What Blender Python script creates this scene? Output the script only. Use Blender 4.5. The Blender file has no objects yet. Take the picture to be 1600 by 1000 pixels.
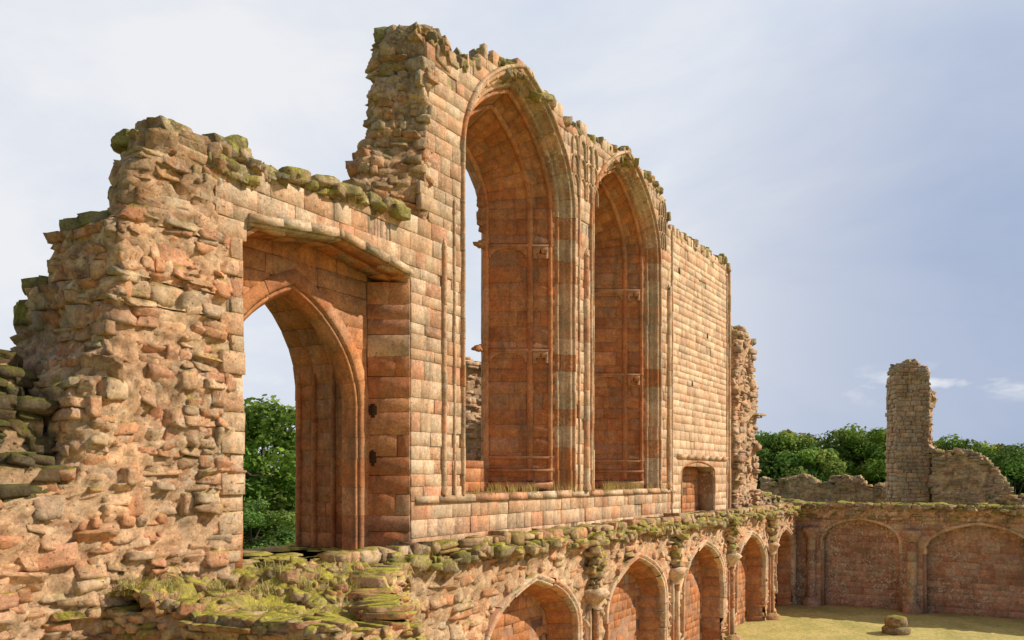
import bpy, math, random
import numpy as np
from mathutils import Vector, Matrix, noise as mn_
R=np.random.default_rng(11); random.seed(5)
scene=bpy.context.scene; COL=scene.collection
CAMP=np.array([0,-7.8,5.6]); FW=np.array([.8517,.5241,0]); RT=np.array([.5241,-.8517,0])
def at(px,py,depth): return CAMP+FW*depth+RT*((px-800)/1300*depth)+np.array([0,0,(745-py)/1300*depth])
# ------------------------------------------------------------ mesh accumulator
class Acc:
    def __init__(s): s.v=[];s.q=[];s.c=[];s.n=0
    def add(s,v,q,c):
        v=np.asarray(v,float).reshape(-1,3); q=np.asarray(q,int).reshape(-1,4)
        c=np.broadcast_to(np.asarray(c,float),(len(v),3))
        s.v.append(v);s.q.append(q+s.n);s.c.append(c);s.n+=len(v)
    def hexa(s,p,c):
        s.add(p,[[0,3,2,1],[4,5,6,7],[0,1,5,4],[1,2,6,5],[2,3,7,6],[3,0,4,7]],c)
    def box(s,F,a0,a1,d0,d1,z0,z1,c):
        s.hexa([F(a,d,z) for z in (z0,z1) for a,d in ((a0,d0),(a1,d0),(a1,d1),(a0,d1))],c)
    def build(s,name,mat,parent=None,smooth=False):
        v=np.concatenate(s.v);q=np.concatenate(s.q);c=np.concatenate(s.c)
        me=bpy.data.meshes.new(name); me.vertices.add(len(v)); me.vertices.foreach_set('co',v.ravel())
        me.loops.add(len(q)*4); me.loops.foreach_set('vertex_index',q.ravel().astype(np.int32))
        me.polygons.add(len(q)); me.polygons.foreach_set('loop_start',np.arange(0,len(q)*4,4,dtype=np.int32))
        if smooth: me.polygons.foreach_set('use_smooth',np.ones(len(q),bool))
        at_=me.color_attributes.new('Col','FLOAT_COLOR','POINT')
        at_.data.foreach_set('color',np.concatenate([c,np.ones((len(c),1))],1).ravel())
        me.update(calc_edges=True); me.validate(); me.materials.append(mat)
        o=bpy.data.objects.new(name,me); COL.objects.link(o)
        if parent is not None:
            o.parent=parent; w=parent.matrix_basis.translation.copy(); p=parent.parent
            while p is not None: w+=p.matrix_basis.translation; p=p.parent
            o.location=-w
        return o
def tag(o,label=None,cat=None,group=None,kind=None):
    if label: o['label']=label
    if cat: o['category']=cat
    if group: o['group']=group
    if kind: o['kind']=kind
    return o
def empty(name,loc,label,cat,group=None):
    o=bpy.data.objects.new(name,None); COL.objects.link(o); o.location=tuple(loc); o.empty_display_size=.5
    return tag(o,label,cat,group)
def wallmap(ox,oy,deg):
    c,s_=math.cos(math.radians(deg)),math.sin(math.radians(deg))
    def F(a,d,z): 
        a,d,z=np.broadcast_arrays(np.asarray(a,float),np.asarray(d,float),np.asarray(z,float))
        return np.stack([ox+a*c-d*s_, oy+a*s_+d*c, z],-1)
    F.ang=math.radians(deg); return F
F0=wallmap(0,0,0)
# ------------------------------------------------------------ palettes
def shrink(p,k):
    a=np.array(p); m=a.mean(0); return [tuple(x) for x in (m+(a-m)*k)]
P_ASH=shrink([(.55,.395,.275),(.49,.31,.20),(.56,.42,.31),(.51,.33,.215),(.60,.48,.36),(.49,.27,.175),(.53,.40,.29),(.45,.33,.23)],.9)
P_PALE=shrink([(.60,.44,.32),(.56,.39,.27),(.62,.48,.35),(.55,.355,.245),(.58,.44,.32)],.7)
P_RED_SHADE=[(.43,.205,.10),(.40,.18,.09),(.46,.23,.12),(.37,.165,.085),(.43,.225,.125),(.45,.20,.095),(.41,.22,.135)]  # red stone, darkened so its colour carries the shade of the recesses
P_RUB=[(.57,.36,.235),(.53,.29,.175),(.60,.44,.30),(.55,.36,.245),(.55,.30,.18),(.52,.29,.19),(.59,.39,.26),(.47,.36,.27),(.43,.28,.185)]
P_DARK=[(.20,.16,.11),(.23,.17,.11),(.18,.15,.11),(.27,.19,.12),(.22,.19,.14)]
P_WEATH=[(.46,.35,.24),(.42,.30,.20),(.50,.38,.26),(.39,.31,.22),(.47,.33,.22)]
P_CRUST=[(.24,.20,.13),(.30,.25,.15),(.36,.29,.19),(.20,.17,.11),(.34,.30,.12),(.42,.32,.21)]
P_END=[(.44,.27,.20),(.40,.24,.175),(.46,.31,.235),(.35,.22,.165),(.43,.31,.245)]
MORT=(.52,.36,.24)
WARM=np.array([1.12,1.03,.91])
def pick(pal,n,var=.10):
    c=np.array(pal)[R.integers(0,len(pal),n)]*WARM
    return c*(1+R.uniform(-var,var,(n,1)))
# ------------------------------------------------------------ stones
def cube_grid(n):
    lin=np.linspace(-1,1,n+1); idx={};vs=[];qs=[]
    def vid(p):
        k=tuple(np.round(p,4))
        if k not in idx: idx[k]=len(vs); vs.append(p)
        return idx[k]
    for ax in range(3):
        u,v=(ax+1)%3,(ax+2)%3
        for sg in (-1,1):
            for i in range(n):
                for j in range(n):
                    q=[]
                    for a,b in ((i,j),(i+1,j),(i+1,j+1),(i,j+1)):
                        p=np.zeros(3);p[ax]=sg;p[u]=lin[a];p[v]=lin[b]; q.append(vid(p))
                    qs.append(q if sg>0 else q[::-1])
    return np.array(vs),np.array(qs)
def templates(n,count):
    vs,qs=cube_grid(n); T=[]
    for _ in range(count):
        p=vs.copy(); p+=(R.normal(0,.13,3)*vs[:,[1,2,0]])*1.2
        for k in range(4):
            nn=np.zeros(3); nn[R.integers(0,3)]=R.choice([-1,1]); nn+=R.normal(0,.25,3); nn/=np.linalg.norm(nn); d=R.uniform(.86,1.1)
            ex=np.maximum(p@nn-d,0); p=p-ex[:,None]*nn
        for k in range(2):
            nn=R.normal(size=3); nn/=np.linalg.norm(nn); d=R.uniform(1.15,1.5)
            ex=np.maximum(p@nn-d,0); p=p-ex[:,None]*nn
        p=p+R.normal(0,.014,p.shape); T.append(p)
    return np.array(T),qs
T4=templates(4,80); T3=templates(3,80)
def add_stones(acc,C,S,yaw,tilt,cols,T=T4):
    C=np.asarray(C,float);N=len(C)
    if N==0: return
    t,qs=T; k=R.integers(0,len(t),N)
    P=t[k]*np.asarray(S)[:,None,:]
    rx=R.normal(0,tilt,N);ry=R.normal(0,tilt,N)
    c,s=np.cos(rx),np.sin(rx); x,y,z=P[...,0],P[...,1],P[...,2]
    y,z=y*c[:,None]-z*s[:,None], y*s[:,None]+z*c[:,None]
    c,s=np.cos(ry),np.sin(ry); x,z=x*c[:,None]+z*s[:,None], -x*s[:,None]+z*c[:,None]
    c,s=np.cos(yaw),np.sin(yaw); x,y=x*c[:,None]-y*s[:,None], x*s[:,None]+y*c[:,None]
    P=np.stack([x,y,z],-1)+C[:,None,:]
    m=P.shape[1]; q=(qs[None]+ (np.arange(N)*m)[:,None,None]).reshape(-1,4)
    col=np.repeat(np.asarray(cols),m,axis=0)
    acc.add(P.reshape(-1,3),q,col)
def nz(x,y,z,k): return mn_.noise(Vector((x*k,y*k,z*k)))
def big(w): return .08*nz(w[0],w[1],w[2],1.9)
def sheet(acc,F,poly,z0,z1,keep=None,res=.07,amp=1.,off=.010,crust=None):
    nzv=max(int((z1-z0)/res),2); zs=np.linspace(z0,z1,nzv+1)
    pm=np.array(poly((z0+z1)/2),float); L=np.linalg.norm(np.diff(pm,axis=0),axis=1).sum(); na=max(int(L/res),2)
    V=[];K=[];Cc=[]
    for z in zs:
        pts=np.array(poly(z),float); seg=np.diff(pts,axis=0); l=np.linalg.norm(seg,axis=1); cum=np.concatenate([[0],np.cumsum(l)])
        a=np.linspace(0,cum[-1],na+1); X=np.interp(a,cum,pts[:,0]);Y=np.interp(a,cum,pts[:,1])
        tx=np.gradient(X);ty=np.gradient(Y); n=np.hypot(tx,ty)+1e-9; ox,oy=ty/n,-tx/n
        W=F(X,Y,np.full(na+1,z))
        for i in range(na+1):
            w=W[i]; n2=nz(w[0],w[1],w[2]*1.8,7.5);n3=nz(*w,19)
            d=off+amp*big(w)+.055*n2+.035*n3
            V.append((X[i]+ox[i]*d,Y[i]+oy[i]*d,z)); K.append(True if keep is None else bool(keep(X[i],z,0,0)))
            k=1+.5*n2+.35*n3
            if crust: k*=1-.4*min(max((z-crust[0])/(crust[1]-crust[0]),0),1)
            Cc.append(k)
    V=np.array(V); P=F(V[:,0],V[:,1],V[:,2]); m=na+1
    q=[[r*m+c,r*m+c+1,(r+1)*m+c+1,(r+1)*m+c] for r in range(nzv) for c in range(na) if K[r*m+c] and K[r*m+c+1] and K[(r+1)*m+c] and K[(r+1)*m+c+1]]
    if q: acc.add(P,q,np.array(MORT)[None]*WARM*np.array(Cc)[:,None])
def rubble(acc,F,poly,z0,z1,pal,hs=(.09,.21),ws=(.13,.42),dep=.2,prot=.05,keep=None,T=T4,tilt=.05,fill=.96,res=.07,inn=.86,crust=None):
    sheet(acc,F,poly,z0,z1,keep,res,crust=crust)
    z=z0; C=[];S=[];Y=[]
    while z<z1:
        h=R.uniform(*hs); pts=np.array(poly(z+h/2),float); seg=np.diff(pts,axis=0); L=np.linalg.norm(seg,axis=1); cum=np.concatenate([[0],np.cumsum(L)])
        a=R.uniform(-.1,.05)
        while a<cum[-1]:
            w=R.uniform(*ws)*(1 if h>.13 else .8)
            if R.random()<.12: w*=1.35
            m=a+w/2
            if m>cum[-1]+.05: break
            i=min(max(np.searchsorted(cum,min(m,cum[-1]-1e-4))-1,0),len(seg)-1)
            t=seg[i]/max(L[i],1e-6); p=pts[i]+t*(m-cum[i]); o=np.array([t[1],-t[0]])
            off=R.normal(0,prot*.42)+big(F(p[0],p[1],z+h/2))
            if R.random()<.05: off+=R.uniform(.02,.06)
            dd=R.uniform(.88,1.1)*dep
            cc=p+o*(off-dd*inn)
            if R.random()<fill and (keep is None or keep(p[0],z+h/2,w/2,h/2)):
                split=(h>.14 and R.random()<.4)
                for kk in range(2 if split else 1):
                    hh=h*(.5 if split else R.uniform(.9,1.1)); zc=z+h/2+((kk-.5)*h/2 if split else R.normal(0,.015))
                    ofk=R.normal(0,.012)
                    C.append((cc[0]+o[0]*ofk,cc[1]+o[1]*ofk,zc));S.append((w/2*1.03,dd,hh/2*1.05));Y.append(math.atan2(t[1],t[0])+R.normal(0,.1))
            a+=w
        z+=h
    if not C: return
    C=np.array(C); cols=pick(pal,len(C),.15)
    if crust:
        f=np.clip((C[:,2]-crust[0])/(crust[1]-crust[0]),0,1)*R.uniform(.3,1,len(C)); cols=cols*(1-f[:,None])+pick(P_CRUST,len(C),.2)*f[:,None]
    add_stones(acc,F(C[:,0],C[:,1],C[:,2]),np.array(S),np.array(Y)+F.ang,tilt,cols,T)
def cap(acc,F,n,ar,dr,zf,pal,sz=(.08,.26),hz=(.04,.10),keep=None,T=T4,tilt=.14,dz=(-.05,.05)):
    a=R.uniform(ar[0],ar[1],n);d=R.uniform(dr[0],dr[1],n); 
    z=np.array([zf(x,y) for x,y in zip(a,d)])
    m=z>-50
    if keep is not None: m&=np.array([keep(x,y) for x,y in zip(a,d)])
    a,d,z=a[m],d[m],z[m]; n=len(a)
    if n==0: return
    s=R.uniform(0,1,n)**1.8; s=sz[0]+(sz[1]-sz[0])*s
    S=np.stack([s,s*R.uniform(.6,1,n),R.uniform(*hz,n)*(.6+.5*s/sz[1])],-1)
    add_stones(acc,F(a,d,z+R.uniform(dz[0],dz[1],n)),S,R.uniform(0,6.28,n),tilt,pick(pal,n,.15),T)
# ------------------------------------------------------------ dressed blocks
def blocks(acc,S,cells,pal,gap=.0016,cham=.0022,jit=.005,back=.10,lift=0.,worn=.06,warp=.0015,var=.08):
    cells=np.asarray(cells,float).reshape(-1,4); N=len(cells)
    if N==0: return
    a0,a1,b0,b1=cells.T
    g=gap+R.uniform(0,.002,N)
    ca=[a0+g,a1-g,a1-g,a0+g]; cb=[b0+g,b0+g,b1-g,b1-g]
    P=np.stack([S(ca[i]+R.normal(0,.003,N),cb[i]+R.normal(0,.003,N)) for i in range(4)],1)
    n=np.cross(P[:,1]-P[:,0],P[:,3]-P[:,0]); n/=np.maximum(np.linalg.norm(n,axis=1),1e-9)[:,None]
    ctr=P.mean(1,keepdims=True)
    ch=cham*R.uniform(.5,1.8,(N,1,1)); ch=np.where(R.random((N,1,1))<.07,ch*3.,ch); ln=np.linalg.norm(P-ctr,axis=2,keepdims=True)
    base=R.normal(0,jit,(N,1,1))-np.where(R.random((N,1,1))<worn,R.uniform(.01,.03,(N,1,1)),0)
    off=(lift+base+R.normal(0,warp,(N,4,1)))*n[:,None]
    front=P+(ctr-P)*np.minimum(ch*1.5/np.maximum(ln,1e-6),.4)+off
    mid=P+off-ch*n[:,None]; bk=P-back*n[:,None]
    V=np.concatenate([front,mid,bk],1)
    f=[[0,1,2,3]]+[[4+i,4+(i+1)%4,(i+1)%4,i] for i in range(4)]+[[8+i,8+(i+1)%4,4+(i+1)%4,4+i] for i in range(4)]
    q=(np.array(f)[None]+(np.arange(N)*12)[:,None,None]).reshape(-1,4)
    acc.add(V.reshape(-1,3),q,np.repeat(pick(pal,N,var),12,axis=0))
def courses(a0,a1,b0,b1,hb=(.22,.34),la=(.28,.7),keep=None,step=.02,mn=.08):
    out=[];b=b0
    while b<b1-.03:
        h=R.uniform(*hb)
        if b+h>b1-hb[0]*.5: h=b1-b
        s=np.arange(a0,a1+step/2,step)
        m=np.ones(len(s),bool) if keep is None else keep(s,b+h/2,b,b+h)
        i=0
        while i<len(s):
            if not m[i]: i+=1; continue
            j=i
            while j+1<len(s) and m[j+1]: j+=1
            x0,x1=s[i],s[j]; x=x0
            while x<x1-mn:
                w=R.uniform(*la)
                if x+w>x1-la[0]*.6: w=x1-x
                out.append((x,x+w,b,b+h)); x+=w
            i=j+1
        b+=h
    return out
# ------------------------------------------------------------ arches
def arch_f(hw,rise,k=1.):
    Rr=k*2*hw; h0=math.sqrt(max(Rr*Rr-(Rr-hw)**2,1e-9))
    def f(x):
        x=np.minimum(np.abs(x),hw); return np.sqrt(np.maximum(Rr*Rr-(x-(hw-Rr))**2,0))*rise/h0
    return f
class Op:
    def __init__(s,cx,hw,sill,zs,rise,k=1.,xs=None,zv=None):
        s.cx,s.hw,s.sill,s.zs,s.rise,s.k=cx,hw,sill,zs,rise,k; s.xs,s.zv=xs,zv
    def grow(s,r): return Op(s.cx,s.hw+r,s.sill,s.zs,s.rise+r,s.k)
    def top(s,a,r=0.):
        x=np.asarray(a)-s.cx
        if s.xs is not None: return np.interp(x,s.xs,s.zv)+r
        return s.zs+arch_f(s.hw+r,s.rise+r,s.k)(x)
    def inside(s,a,z,r=0.):
        return (np.abs(np.asarray(a)-s.cx)<s.hw+r)&(z>s.sill-1e-3)&(z<s.top(a,r))
    def half(s,side,d,u):
        u=np.asarray(u,float); Rr=s.k*2*s.hw; ph1=math.acos((Rr-s.hw)/Rr); h0=math.sqrt(Rr*Rr-(Rr-s.hw)**2)
        ph=np.clip(u-1,0,1)*ph1
        x=s.hw-Rr+Rr*np.cos(ph); z=np.where(u<1,s.sill+(s.zs-s.sill)*u, s.zs+Rr*np.sin(ph)*s.rise/h0)
        return s.cx+side*x,z
    def path(s,nj=.12,z0=None):
        z0=s.sill if z0 is None else z0
        Lj=s.zs-z0; uj=np.linspace(0,1,max(int(Lj/nj),2),endpoint=False); ua=np.linspace(1,2,max(int(s.hw*1.4/nj),6))
        def jz(side,u):
            x,z=s.half(side,0,u); z=np.where(u<1,z0+(s.zs-z0)*u,z); return np.stack([x,z],-1)
        Lf=jz(-1,np.concatenate([uj,ua])); Rt=jz(1,np.concatenate([uj,ua]))
        return np.concatenate([Lf,Rt[::-1][1:]])
def slab(acc,F,s0,s1,d0,d1,zb,top,ops,col,ds=.2):
    e=list(np.arange(s0,s1,ds))+[s1]
    for o in ops:
        e+=list(o.cx+np.linspace(-1,1,25)*o.hw)
    e=np.unique(np.round([x for x in e if s0<=x<=s1],4))
    for a,b in zip(e[:-1],e[1:]):
        if b-a<.002: continue
        m=(a+b)/2; iv=[(zb,zb,float(top(a)),float(top(b)))]
        for o in ops:
            if abs(m-o.cx)<o.hw:
                iv=[(zb,zb,o.sill,o.sill),(float(o.top(a)),float(o.top(b)),float(top(a)),float(top(b)))]
        for (la,lb,ha,hb) in iv:
            if ha-la<.01 and hb-lb<.01: continue
            ha=max(ha,la);hb=max(hb,lb)
            acc.hexa([F(a,d0,la),F(b,d0,lb),F(b,d1,lb),F(a,d1,la),F(a,d0,ha),F(b,d0,hb),F(b,d1,hb),F(a,d1,ha)],col)
def moulding(acc,pts,sec,F,pal,piece=3,jit=.004,gap=.002,breakp=0.,var=.07):
    pts=np.asarray(pts,float); t=np.diff(pts,axis=0); t/=np.linalg.norm(t,axis=1)[:,None]; n=np.stack([-t[:,1],t[:,0]],-1)
    vn=np.zeros_like(pts); vn[0]=n[0];vn[-1]=n[-1]
    for i in range(1,len(pts)-1): vn[i]=(n[i-1]+n[i])/(1+n[i-1]@n[i])
    sec=np.asarray(sec,float); i=0; N=len(pts)
    while i<N-1:
        j=min(i+piece+R.integers(0,2),N-1); 
        if breakp and R.random()<breakp: i=j; continue
        rows=[]; jj=R.normal(0,jit,2)
        for k in range(i,j+1):
            b=pts[k].copy()
            if k==i: b+=t[i]*gap
            if k==j: b-=t[j-1]*gap
            rows.append(F(b[0]+vn[k,0]*(sec[:,0]+jj[0]), sec[:,1]+jj[1], b[1]+vn[k,1]*(sec[:,0]+jj[0])))
        V=np.array(rows); m=len(sec); K=len(rows)
        q=[[r*m+c,(r+1)*m+c,(r+1)*m+c+1,r*m+c+1] for r in range(K-1) for c in range(m-1)]
        acc.add(V.reshape(-1,3),q,pick(pal,1,var)[0]); i=j
def roll(cr,ct,rad,a0,a1,n=6):
    return [(cr+rad*math.cos(math.radians(a)),ct+rad*math.sin(math.radians(a))) for a in np.linspace(a0,a1,n)]
def shaft(acc,F,a,d,z0,z1,r,pal,n=10,drum=(.35,.8),close=True):
    z=z0
    while z<z1-.01:
        h=min(R.uniform(*drum),z1-z); rr=r*R.uniform(.94,1.04); th=np.linspace(0,2*math.pi,n,endpoint=False)
        rows=[]; ja,jd=R.normal(0,.004,2)
        for zz,k in ((z,.0),(z,.97),(z+.006,1),(z+h-.006,1),(z+h,.97),(z+h,0)):
            rows.append(F(a+ja+rr*k*np.cos(th),d+jd+rr*k*np.sin(th),np.full(n,zz)))
        V=np.array(rows).reshape(-1,3)
        q=[[i*n+j,i*n+(j+1)%n,(i+1)*n+(j+1)%n,(i+1)*n+j] for i in range(5) for j in range(n)]
        acc.add(V,q,pick(pal,1,.08)[0]); z+=h
def lathe(acc,F,a,d,prof,col,n=12,jit=0):
    th=np.linspace(0,2*math.pi,n,endpoint=False); V=[]
    for r,z in prof: V.append(F(a+r*np.cos(th)*(1+R.normal(0,jit,n)),d+r*np.sin(th)*(1+R.normal(0,jit,n)),np.full(n,z)+R.normal(0,jit*.3,n)))
    V=np.array(V).reshape(-1,3); m=len(prof)
    acc.add(V,[[i*n+j,i*n+(j+1)%n,(i+1)*n+(j+1)%n,(i+1)*n+j] for i in range(m-1) for j in range(n)],np.array(col)*WARM)
def splay(acc,opf,opb,df,db,pal,hb=(.22,.34),la=(.3,.75),sides=(-1,1)):
    for side in sides:
        u=np.linspace(0,2,200); x,z=opf.half(side,df,u); Ls=np.concatenate([[0],np.cumsum(np.hypot(np.diff(x),np.diff(z)))])
        xf,zf=opf.half(side,df,0.);xb,zb=opb.half(side,db,0.); W=math.hypot(float(xf-xb),db-df)
        def S(a,b,side=side,Ls=Ls,u=u,W=W):
            uu=np.interp(b,Ls,u); X0,Z0=opf.half(side,df,uu); X1,Z1=opb.half(side,db,uu)
            v=np.clip(np.asarray(a)/W,-.1,1.1)
            if side>0: v=1-v
            return np.stack([X0+(X1-X0)*v, df+(db-df)*v, Z0+(Z1-Z0)*v],-1)
        cells=courses(0,W,0,Ls[-1],hb,la); blocks(acc,S,cells,pal,back=.08,jit=.002,worn=.02,warp=.0005,cham=.002,gap=.001,var=.06)
        A,B=np.meshgrid(np.linspace(0,W,4),np.linspace(0,Ls[-1],50)); P=S(A.ravel(),B.ravel()).reshape(50,4,3)
        nn=np.cross(P[:,1:2]-P[:,0:1],np.gradient(P,axis=0)[:,0:1]); nn/=np.linalg.norm(nn,axis=2,keepdims=True)+1e-9
        P=P-nn*.012
        q=[[i*4+j,i*4+j+1,(i+1)*4+j+1,(i+1)*4+j] for i in range(49) for j in range(3)]
        acc.add(P.reshape(-1,3),q,(.36,.19,.105))
# ------------------------------------------------------------ materials
def newmat(name):
    m=bpy.data.materials.new(name); m.use_nodes=True; nt=m.node_tree; nt.nodes.clear()
    out=nt.nodes.new('ShaderNodeOutputMaterial'); b=nt.nodes.new('ShaderNodeBsdfPrincipled'); nt.links.new(b.outputs[0],out.inputs[0])
    b.inputs['Roughness'].default_value=.95
    b.inputs['Specular IOR Level'].default_value=.08
    return m,nt,b
def N(nt,t,**kw):
    n=nt.nodes.new(t)
    for k,v in kw.items(): setattr(n,k,v)
    return n
def noise(nt,vec,scale,detail=5,rough=.6,dist=0):
    n=N(nt,'ShaderNodeTexNoise'); n.inputs['Scale'].default_value=scale;n.inputs['Detail'].default_value=detail;n.inputs['Roughness'].default_value=rough;n.inputs['Distortion'].default_value=dist
    nt.links.new(vec,n.inputs['Vector']); return n.outputs[0]
def noise_col(nt,vec,scale):
    n=N(nt,'ShaderNodeTexNoise'); n.inputs['Scale'].default_value=scale; nt.links.new(vec,n.inputs['Vector']); return n.outputs[1]
def rng_(nt,v,a,b,c,d,clamp=True):
    n=N(nt,'ShaderNodeMapRange'); n.clamp=clamp; nt.links.new(v,n.inputs[0])
    for i,x in enumerate((a,b,c,d)): n.inputs[i+1].default_value=x
    return n.outputs[0]
def math_(nt,op,a,b):
    n=N(nt,'ShaderNodeMath',operation=op)
    for i,x in enumerate((a,b)):
        if isinstance(x,(int,float)): n.inputs[i].default_value=x
        else: nt.links.new(x,n.inputs[i])
    return n.outputs[0]
def mix(nt,f,a,b,mode='MIX'):
    n=N(nt,'ShaderNodeMixRGB',blend_type=mode)
    for i,x in enumerate((f,a,b)):
        if isinstance(x,(int,float)): n.inputs[i].default_value=x
        elif isinstance(x,tuple): n.inputs[i].default_value=(*x,1)
        else: nt.links.new(x,n.inputs[i])
    return n.outputs[0]
def stone_mat(name,moss=.5,lichen=.35,stain=.5,bump=1.,mossup=.35,cells=0.,bright=(.36,.31,.045),dark=(.085,.07,.022),bsc=20,bd=.015,sidek=1.):
    m,nt,b=newmat(name); g=N(nt,'ShaderNodeNewGeometry'); pos=g.outputs['Position']
    at_=N(nt,'ShaderNodeAttribute',attribute_name='Col')
    c=at_.outputs['Color']
    n1=noise(nt,pos,1.1,6,.65); n2=noise(nt,pos,7,6,.75); n3=noise(nt,pos,34,5,.75)
    c=mix(nt,1,c,rng_(nt,n1,.3,.7,.76,1.24),'MULTIPLY'); c=mix(nt,1,c,rng_(nt,n2,.3,.7,.66,1.32),'MULTIPLY'); c=mix(nt,1,c,rng_(nt,n3,.3,.7,.70,1.28),'MULTIPLY')
    hn=noise(nt,pos,2.6,4,.6); c=mix(nt,rng_(nt,hn,.42,.64,0,.55),c,mix(nt,1,c,(1.08,.78,.64),'MULTIPLY'))
    pt=noise(nt,pos,26,3,.5); pm=rng_(nt,pt,.30,.37,1,0); c=mix(nt,math_(nt,'MULTIPLY',pm,.6),c,(.12,.075,.045))
    vd=None
    if cells:
        mpv=N(nt,'ShaderNodeMapping'); mpv.inputs['Scale'].default_value=(1,1,1.9); nt.links.new(mix(nt,.25,pos,noise_col(nt,pos,4)),mpv.inputs[0])
        vc=N(nt,'ShaderNodeTexVoronoi'); vc.inputs['Scale'].default_value=10; nt.links.new(mpv.outputs[0],vc.inputs['Vector'])
        bw=N(nt,'ShaderNodeRGBToBW'); nt.links.new(vc.outputs['Color'],bw.inputs[0])
        c=mix(nt,cells,c,mix(nt,1,c,rng_(nt,bw.outputs[0],.2,.8,.72,1.25),'MULTIPLY'))
        vd=rng_(nt,vc.outputs['Distance'],0,.6,1,0)
    mp=N(nt,'ShaderNodeMapping'); mp.inputs['Scale'].default_value=(1.7,1.7,.35); nt.links.new(pos,mp.inputs[0])
    st=noise(nt,mp.outputs[0],1.6,7,.7,.5); c=mix(nt,rng_(nt,st,.50,.70,0,stain),c,(.18,.12,.075))
    li=noise(nt,pos,16,4,.6); lm=noise(nt,pos,.9,4,.6)
    lf=math_(nt,'MULTIPLY',rng_(nt,li,.54,.61,0,1),rng_(nt,lm,.44,.6,0,lichen)); c=mix(nt,lf,c,(.66,.61,.49))
    sp=N(nt,'ShaderNodeSeparateXYZ'); nt.links.new(g.outputs['Normal'],sp.inputs[0])
    up=rng_(nt,sp.outputs[2],mossup,.85,0,1); mn=noise(nt,pos,2.3,6,.7); mf=math_(nt,'MULTIPLY',up,rng_(nt,mn,.60-.24*moss,.66-.2*moss,0,1))
    side=math_(nt,'MULTIPLY',rng_(nt,mn,.66-.12*moss*sidek,.72-.11*moss*sidek,0,.85*moss),rng_(nt,sp.outputs[2],-.5,.3,.3,1)); mf=math_(nt,'MAXIMUM',mf,side)
    mf=math_(nt,'MULTIPLY',mf,min(1,moss*2))
    mc=mix(nt,rng_(nt,n2,.36,.58,0,1),dark,bright); mc=mix(nt,1,mc,rng_(nt,n3,.3,.7,.6,1.3),'MULTIPLY'); c=mix(nt,mf,c,mc)
    nt.links.new(c,b.inputs['Base Color'])
    bp=N(nt,'ShaderNodeBump'); bp.inputs['Distance'].default_value=bd; bp.inputs['Strength'].default_value=.85*bump
    hh=math_(nt,'ADD',noise(nt,pos,bsc,8,.85),math_(nt,'MULTIPLY',mf,.25))
    hh=math_(nt,'SUBTRACT',hh,math_(nt,'MULTIPLY',pm,.35))
    if vd is not None: hh=math_(nt,'ADD',hh,math_(nt,'MULTIPLY',vd,.6*cells))
    nt.links.new(hh,bp.inputs['Height']); nt.links.new(bp.outputs[0],b.inputs['Normal']); return m
M_ASH=stone_mat('ashlar_sandstone',.35,.6,.7,1.)
M_PAN=stone_mat('panel_sandstone',.15,.5,.35,.8)
M_RED=stone_mat('shade_toned_red_sandstone',.0,.10,.75,.8)  # for jambs and recesses, whose palette has shade worked in
M_RUB=stone_mat('rubble_sandstone',.55,.35,.5,1.2,cells=.25,bsc=18,bd=.022)
M_MOSSY=stone_mat('mossy_rubble',1.0,.4,.45,1.3,.1,cells=.25,bright=(.44,.39,.055),bd=.025,sidek=1.3)
M_MND=stone_mat('mossy_heap_stone',.9,.4,.3,1.3,.15,cells=.25,bright=(.55,.47,.07),dark=(.16,.13,.04),bd=.025)
M_DARK=stone_mat('dark_mossy_masonry',.95,.5,.8,1.2,cells=.3,bd=.025)
M_STEP=stone_mat('shade_tinted_mossy_steps',1.,.1,.9,1.2,.1,cells=.3,bright=(.16,.15,.03),bd=.025)  # dark moss, dulled further to paint in shade
M_TOW=stone_mat('tower_masonry',.5,.6,.5,1.2,bd=.03)
M_END=stone_mat('end_wall_masonry',.4,1.,.6,.5)
def simple_mat(name,c1,c2,scale=3,rough=.9,attr=False,bump=.3,scale2=30,trans=0):
    m,nt,b=newmat(name); g=N(nt,'ShaderNodeNewGeometry'); pos=g.outputs['Position']
    c=mix(nt,rng_(nt,noise(nt,pos,scale,6,.7),.35,.65,0,1),c1,c2)
    c=mix(nt,1,c,rng_(nt,noise(nt,pos,scale2,4,.7),.3,.7,.7,1.25),'MULTIPLY')
    if attr:
        a=N(nt,'ShaderNodeAttribute',attribute_name='Col'); c=mix(nt,1,c,a.outputs['Color'],'MULTIPLY')
    nt.links.new(c,b.inputs['Base Color']); b.inputs['Roughness'].default_value=rough
    if trans:
        tr=N(nt,'ShaderNodeBsdfTranslucent'); nt.links.new(c,tr.inputs[0]); ms=N(nt,'ShaderNodeMixShader'); ms.inputs[0].default_value=trans
        o=[n for n in nt.nodes if n.type=='OUTPUT_MATERIAL'][0]; nt.links.new(b.outputs[0],ms.inputs[1]); nt.links.new(tr.outputs[0],ms.inputs[2]); nt.links.new(ms.outputs[0],o.inputs[0])
    if bump:
        bp=N(nt,'ShaderNodeBump'); bp.inputs['Distance'].default_value=.05; bp.inputs['Strength'].default_value=bump
        nt.links.new(noise(nt,pos,scale2,5,.7),bp.inputs['Height']); nt.links.new(bp.outputs[0],b.inputs['Normal'])
    return m
M_COURT=simple_mat('court_grass',(.56,.43,.16),(.36,.31,.10),.8,bump=.8,scale2=9)
M_FIELD=simple_mat('meadow_grass',(.14,.21,.035),(.18,.24,.05),.05,bump=0,scale2=.6)
M_LEAF=simple_mat('leaves',(.22,.30,.055),(.13,.20,.035),.15,attr=True,bump=0,scale2=2,trans=.3)
M_BARK=simple_mat('bark',(.11,.08,.055),(.07,.055,.04),3)
M_BLADE=simple_mat('grass_blades',(.46,.40,.15),(.56,.47,.24),6,attr=True,bump=0,trans=.25)
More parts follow.
